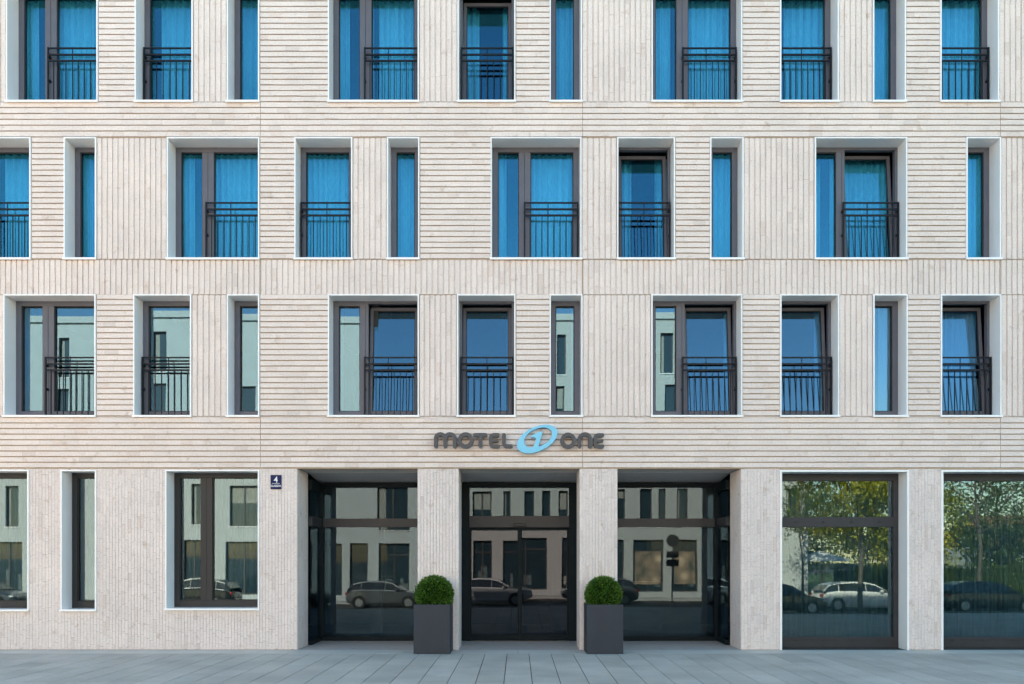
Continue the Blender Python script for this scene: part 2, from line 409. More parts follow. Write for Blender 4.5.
def curtain(parent, x0,x1,z0,z1,y,mat_,amp=.035,pitch=.13):
    m=MB(); nx=max(4,int((x1-x0)/.014)); ph=random.uniform(0,6); xs=[]
    for i in range(nx+1):
        x=x0+(x1-x0)*i/nx
        w=sin(2*pi*x/pitch+ph+1.3*sin(x*5+ph))*amp+sin(2*pi*x/(pitch*.43)+ph)*amp*.35
        xs.append((x,y+w))
    for i in range(nx):
        a,b=xs[i],xs[i+1]
        m.quad((a[0],a[1],z0),(b[0],b[1],z0),(b[0],b[1]-.01,z1),(a[0],a[1]-.01,z1))
    o=m.build('curtain', mat_, parent, smooth=True)
    s=o.modifiers.new('cloth','SOLIDIFY'); s.thickness=.003
    return o
def pane(parent,x0,x1,z0,z1,y,mt,loc=None,rot=None):
    m=MB(); m.box(x0,x1,y,y+.006,z0,z1)
    cx_,cz_=(x0+x1)/2,(z0+z1)/2; m.v=[(v[0]-cx_,v[1]-y,v[2]-cz_) for v in m.v]
    return m.build('pane', mt, parent, loc=(cx_,y,cz_), rot=(R(random.gauss(0,.10)),0,R(random.gauss(0,.10))))
def railing(parent,x0,x1,z0,y):
    m=MB(); top=z0+1.10
    w=.026
    for (zz,h) in ((top,.025),(top-.115,.030),(top-.225,.031),(z0+.055,.028)):
        m.box(x0,x1,y,y+.022,zz-h,zz)
    ztop=top-.225-.031; zbot=z0+.055
    for x in (x0,x1-w): m.box(x,x+w,y-.004,y+.026,z0+.02,top+.002); m.box(x,x+w,y+.027,FD+.002,z0+.5,z0+.54); m.box(x,x+w,y+.027,FD+.002,top-.17,top-.13)
    n=max(3,round((x1-x0)/.114)); 
    for i in range(1,n):
        x=x0+(x1-x0)*i/n
        if i==n//2: m.box(x-.007,x+.007,y+.0225,y+.034,zbot-.02,top)
        else: m.box(x-.0065,x+.0065,y+.003,y+.019,zbot+.001,ztop-.001)
    m.build('railing', M['rail'], parent)
def sash(parent, x0,x1,z0,z1,y, ang):
    """inward-tilting sash, hinged at its foot"""
    m=MB(); zz=z1-z0
    frame_ring(m,x0,x1,0,zz,.058,0,.06)
    frame_ring(m,x0+.058,x1-.058,.058,zz-.058,.012,.012,.03,mi=1)
    o=m.build('sash',[M['bronze'],M['gasket']],parent,bevel=.003,loc=(0,y,z0),rot=(-ang,0,0))
    g=MB(); g.box(x0+.055,x1-.055,.034,.040,.055,zz-.055)
    g.build('pane',M[GL[0]],o)
    return o

def make_window(px0,px1,py0,py1,typ,flags,low_f):
    x0,x1,z0,z1=fx(px0),fx(px1),fz(py1),fz(py0)
    w=empty('window',((x0+x1)/2,0,z0)); w.parent=hotel
    off=(w.location.x,0,w.location.z)
    t=.023; a,b,c,d=x0+t-off[0],x1-t-off[0],t,z1-z0-t
    fm=MB(); y0,y1=FD,FD+.09; tilt='t' in flags
    glass=M[GL[0]] if not low_f else M['glass_shop']
    fw=FW; ft=.085; fb=.125
    if tilt:
        fr_=.048; fl=fw if typ=='d' else fr_
        fm.box(a,a+fl,y0,y1,c,d); fm.box(b-fr_,b,y0,y1,c,d)
        sx=a+fw+.385 if typ=='d' else a+fl
        if typ=='d': fm.box(a+fl,sx,y0,y1,d-ft,d); fm.box(a+fl,sx,y0,y1,c,c+fb)
        fm.box(sx,b-fr_,y0,y1,d-.045,d); fm.box(sx,b-fr_,y0,y1,c,c+.075)
    else: frame_ring(fm,a,b,c,d,fw,y0,y1,ft,fb)
    panes=[]
    if typ=='d':
        split=a+fw+.385
        mw=.155 if tilt else .21
        fm.box(split,split+mw,y0+.001,y1,c+.126,d-.086)
        if tilt: fm.box(split,split+mw,y0+.001,y1,c+.076,c+.1255); fm.box(split,split+mw,y0+.001,y1,d-.0855,d-.0455)
        fm.box(split+.100,split+.106,y0-.004,y0+.0005,c+fb,d-ft,mi=1)
        panes=[(a+fw,split,''),(split+mw,b-(.048 if tilt else fw),'op')]
        rx0=split+.09
    else:
        panes=[(a+(.048 if tilt else fw),b-(.048 if tilt else fw),'op' if typ=='s' else '')]
        rx0=a+.02
    pl=[]
    for (p,q,k) in panes:
        if 't' in flags and k=='op':
            sash(w,p+.003,q-.003,c+.078,d-.048,y0+.028,R(4.8))
        else:
            g=.014
            frame_ring(fm,p,q,c+fb,d-ft,g,y0+.022,y0+.05,mi=1)
            pane(w,p+.005,q-.005,c+fb+.005,d-ft-.005,y0+.052,glass)
    fm.build('frame',[M['bronze'] if not low_f else M['dark_bronze'],M['gasket']],w,bevel=.004)
    casing_parent=w
    cm=MB(); ty=-.018
    cm.box(a-t,a,ty,FD+.02,0,d+t); cm.box(b,b+t,ty,FD+.02,0,d+t); cm.box(a,b,ty,FD+.02,d,d+t); cm.box(a,b,ty,FD+.02,0,t)
    cm.build('surround',M['white'],w,bevel=.002)
    s=MB(); s.box(a-t-.012,b+t+.012,-.045,-.0185,-.014,.022); s.build('sill',M['white'],w,bevel=.003)
    if not low_f and typ!='n': railing(w,rx0,b-.015,t,.215)
    return w,panes,a,b,c,d,fw

GL=['glass_up']
cur_plan={ # which share of the window the curtain covers (from left, to right)
}
for r,ws in rows.items():
    for i,(a_,b_,typ,fl) in enumerate(ws):
        GL[0]='glass_mid' if r==3 else 'glass_up'
        w,panes,a,b,c,d,fw=make_window(a_,b_,T_[r],B_[r],typ,fl,0)
        yc=FD+.42 if 't' in fl else FD+.24
        if r in (0,1,2):
            rg=random.random()
            if typ=='d' and i%3==1 and rg<.6: curtain(w,a+.0,b-.02,c+.02,d-.02,yc,M['curtain'])
            elif typ=='d': curtain(w,a+.0,a+random.choice((.36,.25,.42)),c+.02,d-.02,yc,M['curtain']); curtain(w,a+random.choice((.52,.62,.52)),b-.02,c+.02,d-.02,yc,M['curtain'])
            elif 't' in fl: curtain(w,a,a+.33,c+.02,d-.02,yc,M['curtain']); curtain(w,b-.22,b,c+.02,d-.02,yc,M['curtain'])
            elif typ=='s' and rg<.35: curtain(w,a+.22,b,c+.02,d-.02,yc,M['curtain'],amp=.045,pitch=.16)
            else: curtain(w,a,b,c+.02,d-.02,yc,M['curtain'],amp=random.choice((.03,.045)),pitch=random.choice((.11,.14,.17)))
        else:
            if typ=='d': curtain(w,a,a+.10,c+.02,d-.02,yc,M['curtain']); curtain(w,b-.12,b,c+.02,d-.02,yc,M['curtain'])
            elif 't' in fl and i>8: curtain(w,a,b,c+.02,d-.02,yc,M['curtain'])
            elif typ=='n' and i>8: curtain(w,a+.3,b,c+.02,d-.02,yc,M['curtain'])
            else: curtain(w,b-.14,b,c+.02,d-.02,yc,M['curtain'])
for (a_,b_,t_,bb,typ) in low:
    w,panes,a,b,c,d,fw=make_window(a_,b_,t_,bb,typ,'',1)
    curtain(w,a,b,c+.02,d-.02,FD+.5,M['net'])

# shop windows to the ground
for (a_,b_,t_,bb,tr) in shop:
    x0,x1,z0,z1=fx(a_),fx(b_),0.0,fz(t_)
    w=empty('shop_window',((x0+x1)/2,0,0)); w.parent=hotel; ox=w.location.x
    t=.035; a,b=x0+t-ox,x1-t-ox; d=z1-t
    cm=MB(); cm.box(a-t,a,-.018,FD+.02,.004,d+t); cm.box(b,b+t,-.018,FD+.02,.004,d+t); cm.box(a,b,-.018,FD+.02,d,d+t)
    cm.build('surround',M['white'],w,bevel=.002)
    f=MB(); y0=FD
    zb=fz(637,FD); zt1,zt0=fz(517,FD),fz(527,FD)
    f.box(a,a+.09,y0,y0+.09,.004,d); f.box(b-.09,b,y0,y0+.09,.004,d); f.box(a+.09,b-.09,y0,y0+.09,d-.13,d)
    f.box(a+.09,b-.09,y0+.001,y0+.09,.006,zb)
    f.box(a+.09,b-.09,y0-.012,y0-.001,zb-.05,zb-.02)
    if tr: f.box(a+.09,b-.09,y0-.006,y0+.09,zt0,zt1)
    for z in ([zb-.06,(zt0+zt1)/2] if tr else [zb-.06]):      # drain caps
        for k in range(4):
            x=a+.35+k*(b-a-.7)/3; f.box(x-.02,x+.02,y0-.02,y0-.0125 if z<zt0 else y0-.0065,z-.012,z+.012,mi=1)
    f.build('frame',[M['transom'],M['gasket']],w,bevel=.004)
    if tr:
        pane(w,a+.085,b-.085,zb+.0,zt0,y0+.05,M['glass_shop']); pane(w,a+.085,b-.085,zt1,d-.13,y0+.05,M['glass_shop'])
    else: pane(w,a+.085,b-.085,zb,d-.13,y0+.05,M['glass_shop'])
    curtain(w,a+.02,b-.02,.02,d-.02,FD+.35,M['net'],amp=.03,pitch=.11)

# entrance glazing
def front(name,parent): pass
g0=GD
def gx(px): return fx(px,g0)
def gz(py): return fz(py,g0)
ent=empty('entrance_glazing',(0,g0,0)); ent.parent=hotel
f=MB(); f2=MB(); TR=[]
zt=gz(483); z_tr1,z_tr0=gz(518.5),gz(527); z_b=gz(636.5)
XL,XR=ENT[0],ENT[1]
DX0,DX1=gx(462),gx(576.5)
for (a,b) in ((XL+.11,DX0),(DX1,XR-.11)):
    f.box(a,b,0,.1,gz(487.5),zt); f.box(a,b,0,.1,.012,z_b); TR.append((a,b))
f.box(XL,XL+.11,-.012,.1,.012,zt); f.box(XR-.11,XR,-.012,.1,.012,zt)
# side returns
for x,s in ((XL,1),(XR,-1)):
    xa,xb=(x+.01,x+.08) if s>0 else (x-.08,x-.01)
    f.box(xa,xb,PD-GD+.003,-.013,2.93,3.12); f.box(xa,xb,PD-GD+.003,-.013,.012,.10)
    f3=MB(); f3.box(xa-.002,xb+.002,PD-GD+.003,-.014,z_tr0,z_tr1); f3.build('side_transom',M['transom'],ent,bevel=.004)
f.build('frame',M['dark'],ent,bevel=.004); 
for (a,b) in TR:
    f3=MB(); f3.box(a,b,-.006,.1,z_tr0,z_tr1)
    for px in (338,368,396,640,668,700):
        if a<gx(px)<b: f3.box(gx(px)-.02,gx(px)+.02,-.012,-.0065,z_tr1-.06,z_tr1-.04,mi=1)
    f3.build('transom',[M['transom'],M['gasket']],ent,bevel=.004)
for (a,b) in ((XL+.11,DX0),(DX1,XR-.11)):
    pane(ent,a,b,z_b,z_tr0,.05,M['glass_low']); pane(ent,a,b,z_tr1,gz(487.5),.05,M['glass_low'])
for x in (XL+.045,XR-.051):
    m=MB(); m.box(x,x+.006,PD-GD+.003,-.013,.10,2.93); m.build('side_pane',M['glass_low'],ent)
door=empty('sliding_door',(0,g0,0)); door.parent=hotel
f=MB()
f.box(DX0,DX0+.145,-.02,.12,.012,zt); f.box(DX1-.145,DX1,-.02,.12,.012,zt)
f.box(DX0+.145,DX1-.145,-.02,.12,gz(487.5),zt)
f.build('frame',M['dark'],door,bevel=.004)
h=MB(); h.box(DX0+.145,DX1-.145,-.05,.12,gz(527.5),gz(516)); h.box(DX0+.3,DX0+.34,-.056,-.051,gz(519),gz(518.2),mi=1); h.box(DX1-.34,DX1-.3,-.056,-.051,gz(519),gz(518.2),mi=1)
h.build('door_operator',[M['transom'],M['gasket']],door,bevel=.004)
s=MB(); s.box(gx(513.5),gx(526),-.10,-.051,gz(526.6),gz(523.4)); s.build('motion_sensor',M['gasket'],door,bevel=.012)
pane(door,DX0+.145,DX1-.145,gz(516),gz(487.5),.05,M['glass_low'])
xm=gx(519.8)
M['glass_door']=glass_mat('door_glass',.038,(.8,.85,1.0),(.42,.52,.54),wav=.25)
for (a,b) in ((DX0+.145,xm-.002),(xm+.002,DX1-.145)):
    m=MB(); frame_ring(m,a,b,.03,gz(528)-.01,.042,.0,.05,.04,.09)
    o=m.build('door_leaf',M['dark'],door,bevel=.003)
    pane(o,a+.038,b-.038,.115,gz(528)-.045,.02,M['glass_door'])

# ------------------------------------------------------------------ signs
def ribbon(mb, pts, w, y0, y1, closed=False, tone_=.5):
    """flat stroke of width w extruded from y0 to y1; pts in x,z"""
    n=len(pts); L=[];Rr=[]
    for i in range(n):
        if closed: a=pts[(i-1)%n]; b=pts[(i+1)%n]
        else: a=pts[max(0,i-1)]; b=pts[min(n-1,i+1)]
        dx,dz=b[0]-a[0],b[1]-a[1]; l=math.hypot(dx,dz) or 1; nx,nz=-dz/l,dx/l
        ww=w[i] if isinstance(w,list) else w
        L.append((pts[i][0]+nx*ww/2,pts[i][1]+nz*ww/2)); Rr.append((pts[i][0]-nx*ww/2,pts[i][1]-nz*ww/2))
    m=n if closed else n-1
    for i in range(m):
        j=(i+1)%n
        l0,l1,r0,r1=L[i],L[j],Rr[i],Rr[j]
        mb.quad((l0[0],y0,l0[1]),(r0[0],y0,r0[1]),(r1[0],y0,r1[1]),(l1[0],y0,l1[1]))
        mb.quad((l1[0],y1,l1[1]),(r1[0],y1,r1[1]),(r0[0],y1,r0[1]),(l0[0],y1,l0[1]))
        mb.quad((l0[0],y0,l0[1]),(l1[0],y0,l1[1]),(l1[0],y1,l1[1]),(l0[0],y1,l0[1]))
        mb.quad((r1[0],y0,r1[1]),(r0[0],y0,r0[1]),(r0[0],y1,r0[1]),(r1[0],y1,r1[1]))
    if not closed:
        for i,sgn in ((0,1),(n-1,-1)):
            l,r=L[i],Rr[i]
            # rounded end: half disc
            cx,cz=pts[i]; a=pts[1] if i==0 else pts[n-2]
            dx,dz=cx-a[0],cz-a[1]; ll=math.hypot(dx,dz); dx/=ll; dz/=ll
            ww=(w[i] if isinstance(w,list) else w)/2
            arc=[]
            for k in range(9):
                t=-pi/2+pi*k/8
                arc.append((cx+ww*(dx*cos(t)-dz*sin(t)), cz+ww*(dz*cos(t)+dx*sin(t))))
            mb.poly([(p[0],y0,p[1]) for p in arc]); mb.poly([(p[0],y1,p[1]) for p in arc[::-1]])
            for k in range(8):
                p,q=arc[k],arc[k+1]; mb.quad((p[0],y0,p[1]),(q[0],y0,q[1]),(q[0],y1,q[1]),(p[0],y1,p[1]))
SY0,SY1=-.115,-.03
def P(px,py): return (fx(px)*(D-.1)/D, (fz(py)-H)*(D-.1)/D+H)
sign=tag(empty('hotel_sign',(P(519,0)[0],0,fz(450))),'dark grey letters MOTEL ONE with a light blue ellipse and 1, over the entrance','sign')
def letter(name, strokes, mt=None, w=3.6):
    m=MB(); k=0
    for st in strokes:
        pts=[P(*p) for p in st['p']]; ww=st.get('w',w)
        ww=[q/S for q in ww] if isinstance(ww,list) else ww/S
        ribbon(m,pts,ww,SY0-.0006*k,SY1+.0006*k,st.get('c',False)); k+=1
    for pin in [strokes[0]['p'][0], strokes[-1]['p'][-1]]:
        q=P(*pin); m.box(q[0]-.01,q[0]+.01,SY1,GR,q[1]-.01,q[1]+.01)
    # into sign space
    lx,lz=sign.location.x,sign.location.z
    m.v=[(v[0]-lx,v[1],v[2]-lz) for v in m.v]
    return m.build(name,mt or M['letter'],sign)
def arc(cx,cy,rx,ry,a0,a1,n=12): return [(cx+rx*cos(R(a0+(a1-a0)*i/n)), cy-ry*sin(R(a0+(a1-a0)*i/n))) for i in range(n+1)]
base=446.3
letter('letter_m',[{'p':[(435.8,base),(435.8,437.6)]+arc(440.4,438.2,4.6,4.2,172,8,8)+[(445.2,438.2),(445.2,base)]},
                   {'p':arc(450.0,438.2,4.8,4.2,172,8,8)+[(454.6,438.2),(454.6,base)]}])
letter('letter_o',[{'p':arc(465.6,440.3,6.0,6.1,0,345,23),'c':True}],w=3.8)
letter('letter_t',[{'p':[(475.0,434.9),(485.6,434.9)]},{'p':[(480.4,436.2),(480.4,base)]}])
letter('letter_e',[{'p':[(497.8,434.9),(493.5,434.9),(491.4,435.6),(490.8,437.5),(490.8,443.6),(491.4,445.4),(493.5,446.2),(497.8,446.2)]},{'p':[(491.8,440.4),(497.3,440.4)],'w':3.0}])
letter('letter_l',[{'p':[(504.0,434.9),(504.0,443.2),(504.6,445.2),(506.6,446.1),(511.0,446.1)]}])
letter('letter_o',[{'p':arc(568.1,440.6,5.9,6.1,0,345,23),'c':True}],w=3.8)
letter('letter_n',[{'p':[(579.6,base),(579.6,438.0)]+arc(584.9,438.6,5.2,4.6,172,8,8)+[(590.1,438.6),(590.1,base)]}])
letter('letter_e',[{'p':[(602.4,435.1),(598.0,435.1),(595.9,435.8),(595.3,437.7),(595.3,443.7),(595.9,445.6),(598.0,446.3),(602.4,446.3)]},{'p':[(596.3,440.7),(602.0,440.7)],'w':3.0}])
# blue ring: slanted ellipse, thick at lower left and upper right
def ellp(cx,cy,rx,ry,sh,n=48):
    o=[]
    for i in range(n):
        t=2*pi*i/n; x=rx*cos(t); y=ry*sin(t); o.append((cx+x+sh*y, cy-y))
    return o
outer=ellp(537.2,439.0,18.2,14.3,.62); inner=ellp(538.0,437.6,12.9,10.2,.52)
m=MB(); lx,lz=sign.location.x,sign.location.z
oo=[(P(*p)[0]-lx,P(*p)[1]-lz) for p in outer]; ii=[(P(*p)[0]-lx,P(*p)[1]-lz) for p in inner]
for i in range(48):
    j=(i+1)%48
    for y,rev in ((SY0,0),(SY1,1)):
        q=[(oo[i][0],y,oo[i][1]),(oo[j][0],y,oo[j][1]),(ii[j][0],y,ii[j][1]),(ii[i][0],y,ii[i][1])]
        m.quad(*(q[::-1] if rev else q))
    m.quad((oo[i][0],SY0,oo[i][1]),(oo[i][0],SY1,oo[i][1]),(oo[j][0],SY1,oo[j][1]),(oo[j][0],SY0,oo[j][1]))
    m.quad((ii[j][0],SY0,ii[j][1]),(ii[j][0],SY1,ii[j][1]),(ii[i][0],SY1,ii[i][1]),(ii[i][0],SY0,ii[i][1]))
for q in (oo[12],oo[36]): m.box(q[0]-.012,q[0]+.012,SY1,GR,q[1]-.03 if q is oo[12] else q[1]+.01,q[1]-.01 if q is oo[12] else q[1]+.03)
m.build('emblem_ring',M['blue'],sign)
# numeral 1 as one outline
one=[(542.8,431.3),(538.3,432.2),(534.3,434.4),(531.0,435.8),(531.2,437.4),(533.8,437.4),(536.0,438.0),(534.4,445.2),(531.6,448.3),(530.8,450.2),(541.5,450.2),(540.2,447.6),(538.6,445.8),(541.0,437.5)]
m=MB(); pp=[(P(*p)[0]-lx,P(*p)[1]-lz) for p in one]
m.poly([(p[0],SY0-.001,p[1]) for p in pp[::-1]]); m.poly([(p[0],SY1,p[1]) for p in pp])
for i in range(len(pp)):
    a,b=pp[i],pp[(i+1)%len(pp)]; m.quad((a[0],SY0-.001,a[1]),(b[0],SY0-.001,b[1]),(b[0],SY1,b[1]),(a[0],SY1,a[1]))
m.box(pp[6][0]-.005,pp[6][0]+.02,SY1,GR,pp[6][1]-.03,pp[6][1]-.01)
o=m.build('numeral',M['blue'],sign)

# house number plate
plate=tag(empty('house_number_sign',(fx(276.2),-.006,fz(489.2))),'small navy blue enamel plate with a white 4 on the wall left of the entrance','sign')
wd=10.8/S; hg=14.2/S
m=MB(); m.box(-wd/2,wd/2,-.012,GR-.02,0,hg); m.build('plate',M['plate'],plate,bevel=.003)
m=MB(); m.box(-wd*.36,wd*.36,-.0150,-.0125,hg*.385,hg*.405); m.build('line',M['plate_white'],plate)
def text(body,size,x,z,name,parent,sx=1.0):
    cu=bpy.data.curves.new(name,'FONT'); cu.body=body; cu.size=size; cu.align_x='CENTER'; cu.extrude=.001; cu.offset=.0008
    o=bpy.data.objects.new(name,cu); C.objects.link(o)
    dg=bpy.context.evaluated_depsgraph_get(); me=bpy.data.meshes.new_from_object(o.evaluated_get(dg))
    bpy.data.objects.remove(o); 
    o=bpy.data.objects.new(name,me); C.objects.link(o); me.materials.clear(); me.materials.append(M['plate_white'])
    o.parent=parent; o.location=(x,-.0140,z); o.rotation_euler=(pi/2,0,0); o.scale=(sx,1,1); return o
text('4',.155,0,hg*.46,'numeral',plate,.95)
text('SLARDA',.052,0,hg*.16,'street_name',plate,.98)

# ------------------------------------------------------------------ planters and box balls
def ball(r, n, seed):
    rnd=random.Random(seed); m=MB()
    # dark core
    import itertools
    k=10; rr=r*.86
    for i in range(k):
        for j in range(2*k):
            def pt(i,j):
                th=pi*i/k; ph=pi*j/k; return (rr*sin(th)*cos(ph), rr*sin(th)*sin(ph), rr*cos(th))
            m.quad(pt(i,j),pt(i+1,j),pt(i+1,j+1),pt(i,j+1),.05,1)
    for q in range(n):
        z=rnd.uniform(-.8,1); ph=rnd.uniform(0,2*pi); s=math.sqrt(max(0,1-z*z))
        nrm=Vector((s*cos(ph),s*sin(ph),z))
        bump_=.018*sin(ph*9+z*11)+.014*sin(ph*17-z*23)
        rad=r*(.86+.14*rnd.random()**.6)+bump_*.6
        if rnd.random()<.03: rad+=.015
        c=nrm*rad
        d=(nrm+Vector((rnd.uniform(-1,1),rnd.uniform(-1,1),rnd.uniform(-1,1)))*.8).normalized()
        sd=d.cross(Vector((rnd.uniform(-1,1),rnd.uniform(-1,1),rnd.uniform(-1,1)))).normalized()
        L=rnd.uniform(.018,.034); W=L*.34
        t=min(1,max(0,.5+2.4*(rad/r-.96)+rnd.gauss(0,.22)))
        m.quad(c-sd*W*.3, c+d*L*.5-sd*W, c+d*L, c+d*L*.5+sd*W, t)
    return m
PW=.625; PH=.845
for i,(px,lab,lab2) in enumerate(((431.8,'square anthracite planter at the pillar left of the sliding door','round clipped box bush in the planter left of the sliding door'),
                       (605.0,'square anthracite planter at the pillar right of the sliding door','round clipped box bush in the planter right of the sliding door'))):
    yf=-.60; x=(px-CX)/S*(D+yf)/D
    p=empty('planter',(x,yf+PW/2,.008)); tag(p,lab,'planter','anthracite planters beside the door')
    h=PW/2; m=MB(); t=.022
    m.box(-h,h,-h,-h+t,0,PH); m.box(-h,h,h-t,h,0,PH); m.box(-h,-h+t,-h+t,h-t,0,PH); m.box(h-t,h,-h+t,h-t,0,PH); m.box(-h+t,h-t,-h+t,h-t,.01,.05)
    m.build('box',M['planter'],p,bevel=.004)
    m=MB(); m.box(-h+t+.001,h-t-.001,-h+t+.001,h-t-.001,.06,PH-.055); m.build('soil',M['soil'],p)
    b=empty('box_bush',(x+(.008 if i else .01),yf+PW/2,.008+PH+.155)); tag(b,lab2,'bush','clipped box balls')
    o=ball(.325,9000,i+3).build('foliage',[M['box_leaf'],M['bush_core']],b)
    if i: o.scale=(.97,.97,.96)
    m=MB(); tube(m,[(0,0,-.235),(0.01,0,-.1),(0,0,0)],[.022,.02,.015]); m.build('stem',M['bark'],b)

# ------------------------------------------------------------------ ground
def gzv(y):
    if y>-8.5: return 0.0
    if y<-21.3: return -1.0
    return -(-8.5-y)/12.8
m=MB(); ys=[400,60,14,6,0,-3,-6,-8.5,-15,-21.3,-24,-30,-36,-60,-120,-400]
xs_=[-400,-120,-60,-30,-15,0,15,30,60,120,400]
for i in range(len(ys)-1):
    for j in range(len(xs_)-1):
        a,b=ys[i+1],ys[i]; m.quad((xs_[j],a,gzv(a)-.012),(xs_[j+1],a,gzv(a)-.012),(xs_[j+1],b,gzv(b)-.012),(xs_[j],b,gzv(b)-.012))
tag(m.build('ground',M['asphalt']),None,None,kind='structure')

def paving_mat():
    m,nt,out=mat('concrete_slabs'); p=N(nt,'ShaderNodeBsdfPrincipled'); nt.links.new(p.outputs[0],out.inputs[0]); p.inputs['Roughness'].default_value=.62
    p.inputs['Specular IOR Level'].default_value=.4
    tc=N(nt,'ShaderNodeTexCoord'); at=N(nt,'ShaderNodeAttribute'); at.attribute_name='tone'
    n1=N(nt,'ShaderNodeTexNoise'); n1.inputs['Scale'].default_value=45; n1.inputs['Detail'].default_value=4
    n2=N(nt,'ShaderNodeTexNoise'); n2.inputs['Scale'].default_value=1.1; n2.inputs['Detail'].default_value=5
    nt.links.new(tc.outputs['Object'],n1.inputs['Vector']); nt.links.new(tc.outputs['Object'],n2.inputs['Vector'])
    rp=N(nt,'ShaderNodeValToRGB'); e=rp.color_ramp.elements; e[0].color=(.44,.40,.35,1); e[1].color=(.60,.55,.485,1)
    nt.links.new(at.outputs['Fac'],rp.inputs[0])
    for nn,lo_,hi in ((n1,.9,1.08),(n2,.84,1.12)):
        r=N(nt,'ShaderNodeMapRange'); r.inputs[1].default_value=.3; r.inputs[2].default_value=.7; r.inputs[3].default_value=lo_; r.inputs[4].default_value=hi
        nt.links.new(nn.outputs[0],r.inputs[0])
        mx=N(nt,'ShaderNodeMix',data_type='RGBA',blend_type='MULTIPLY'); mx.inputs[0].default_value=1
        nt.links.new((rp if nn is n1 else last).outputs[0 if nn is n1 else 2],mx.inputs[6]); nt.links.new(r.outputs[0],mx.inputs[7]); last=mx
    nt.links.new(last.outputs[2],p.inputs['Base Color'])
    bp=N(nt,'ShaderNodeBump'); bp.inputs['Strength'].default_value=.15; bp.inputs['Distance'].default_value=.003
    nt.links.new(n1.outputs[0],bp.inputs['Height']); nt.links.new(bp.outputs[0],p.inputs['Normal'])
    return m
M['paving']=paving_mat()
M['joint']=plain('joint_sand',(.07,.07,.068),.95,noise=.2,scale=40)
M['edge_slab']=plain('light_edge_slabs',(.58,.545,.49),.6,noise=.08,scale=2)
M['mat']=plain('entrance_threshold',(.46,.41,.38),.8,noise=.08,scale=6)
m=MB()
m.quad((-30,-8.6,-.004),(30,-8.6,-.004),(30,4,-.004),(-30,4,-.004))
tag(m.build('pavement_bed',M['joint']),None,None,kind='structure')
m=MB(); SW=.3765; ph=fx(507.5)%SW if False else (gxx:=( (507.5-CX)/95.3*H ))
# joint lines pass through x positions ph + k*SW; rows of slabs run away from the wall
k0=int(-16/SW); 
for k in range(k0,-k0):
    xa=ph+k*SW; xb=xa+SW; y=-.50-(.28 if k%2 else 0.0)
    if k%2: m.box(xa+.004,xb-.004,-.50-.28+.003,-.50,-.03,.004,random.gauss(.5,.13),skip='b')
    while y>-8.3:
        L=.56
        m.box(xa+.006,xb-.006,max(-8.3,y-L)+.003,y,-.03,.004+random.uniform(-.0008,.0008),min(1,max(0,random.gauss(.5,.15))),skip='b'); y-=L
tag(m.build('pavement',M['paving']),None,None,kind='structure')
m=MB()
for k in range(-16,16):
    for (a,b,ya,yb) in ((k*1.0,k*1.0+1,-.497,-.001),):
        m.box(a+.002,b-.002,ya,yb,-.03,.0045,.5,skip='b')
tag(m.build('pavement_edge',M['edge_slab']),None,None,kind='structure')
m=MB(); m.box(ENT[0]+.002,ENT[1]-.002,.001,GD+.3,-.03,.0042); 
tag(m.build('entrance_floor',M['mat']),None,None,kind='structure')

# street behind the camera (seen in the glass)
YR0,YR1=-21.0,-28.3
m=MB(); m.box(-60,60,-21.3,-21.15,-1.1,-.86); m.box(-60,60,-28.3,-28.15,-1.1,-.86)
tag(m.build('kerb',M['kerb']),None,None,kind='structure')
m=MB(); m.quad((-60,-28.15,-.985),(60,-28.15,-.985),(60,-21.3,-.985),(-60,-21.3,-.985)); tag(m.build('road',M['asphalt']),None,None,kind='structure')
m=MB(); m.box(-60,60,-31,-28.301,-1.05,-.88); tag(m.build('far_pavement',M['kerb']),None,None,kind='structure')
m=MB(); 
for k in range(-14,14): m.quad((k*4,-24.0,-.975),(k*4+2.2,-24.0,-.975),(k*4+2.2,-23.88,-.975),(k*4,-23.88,-.975))
tag(m.build('road_marking',M['road_white']),None,None,kind='structure')
# planting strip on the near side, seen as the dark band with a pale kerb in the doors
m=MB()
rr=random.Random(5)
for q in range(16000):
    x=rr.uniform(-26,26); y=rr.uniform(-20.9,-20.1)
    if -3.4<x<1.6: continue
    z=gzv(y)-.01; c=Vector((x,y,z)); hgt=rr.uniform(.06,.2); a=rr.uniform(0,2*pi)
    sd=Vector((cos(a),sin(a),0))*.012; tip=Vector((rr.uniform(-.05,.05),rr.uniform(-.05,.05),hgt))
    m.poly([c-sd,c+sd,c+tip],rr.random())
tag(m.build('verge_grass',M['leaf_dark']),None,None,kind='stuff')

# ------------------------------------------------------------------ opposite building
YO=-30.0; DO=44.0
def ox(px, dg=.3): return (px-CX)*(D-YO+2*dg)/(S*D)
def oz(py, dg=.3): return H+(HY-py)*(D-YO+2*dg)/(S*D)
opp=tag(empty('office_building',(0,YO,-.9)),'long white and pale brick office building across the street, mirrored in the hotel windows','building')
colA=[(-110,-84),(-60,-46),(20,30),(54.7,65.6),(120,130),(152,166),(215,225),(268,300),(380,404),(430,440),(470,492),(510,520),(558,567),(590,612),(662,675),(700,712),(735,750),(775,790)]
colB=[(-110,-84),(-60,-46),(5,15),(54,66),(100,112),(150,166),(240,257),(300,312),(376,400),(440,452),(470,492),(505,514),(557.6,566),(600,612),(644,657),(667,690),(720,740),(770,790)]
holes=[]
for (t,b,cl) in ((336,375,colA),(387,426,colB),(437,476,colA)):
    for c0,c1 in cl: holes.append((ox(c0),ox(c1),oz(b)+.9,oz(t)+.9))
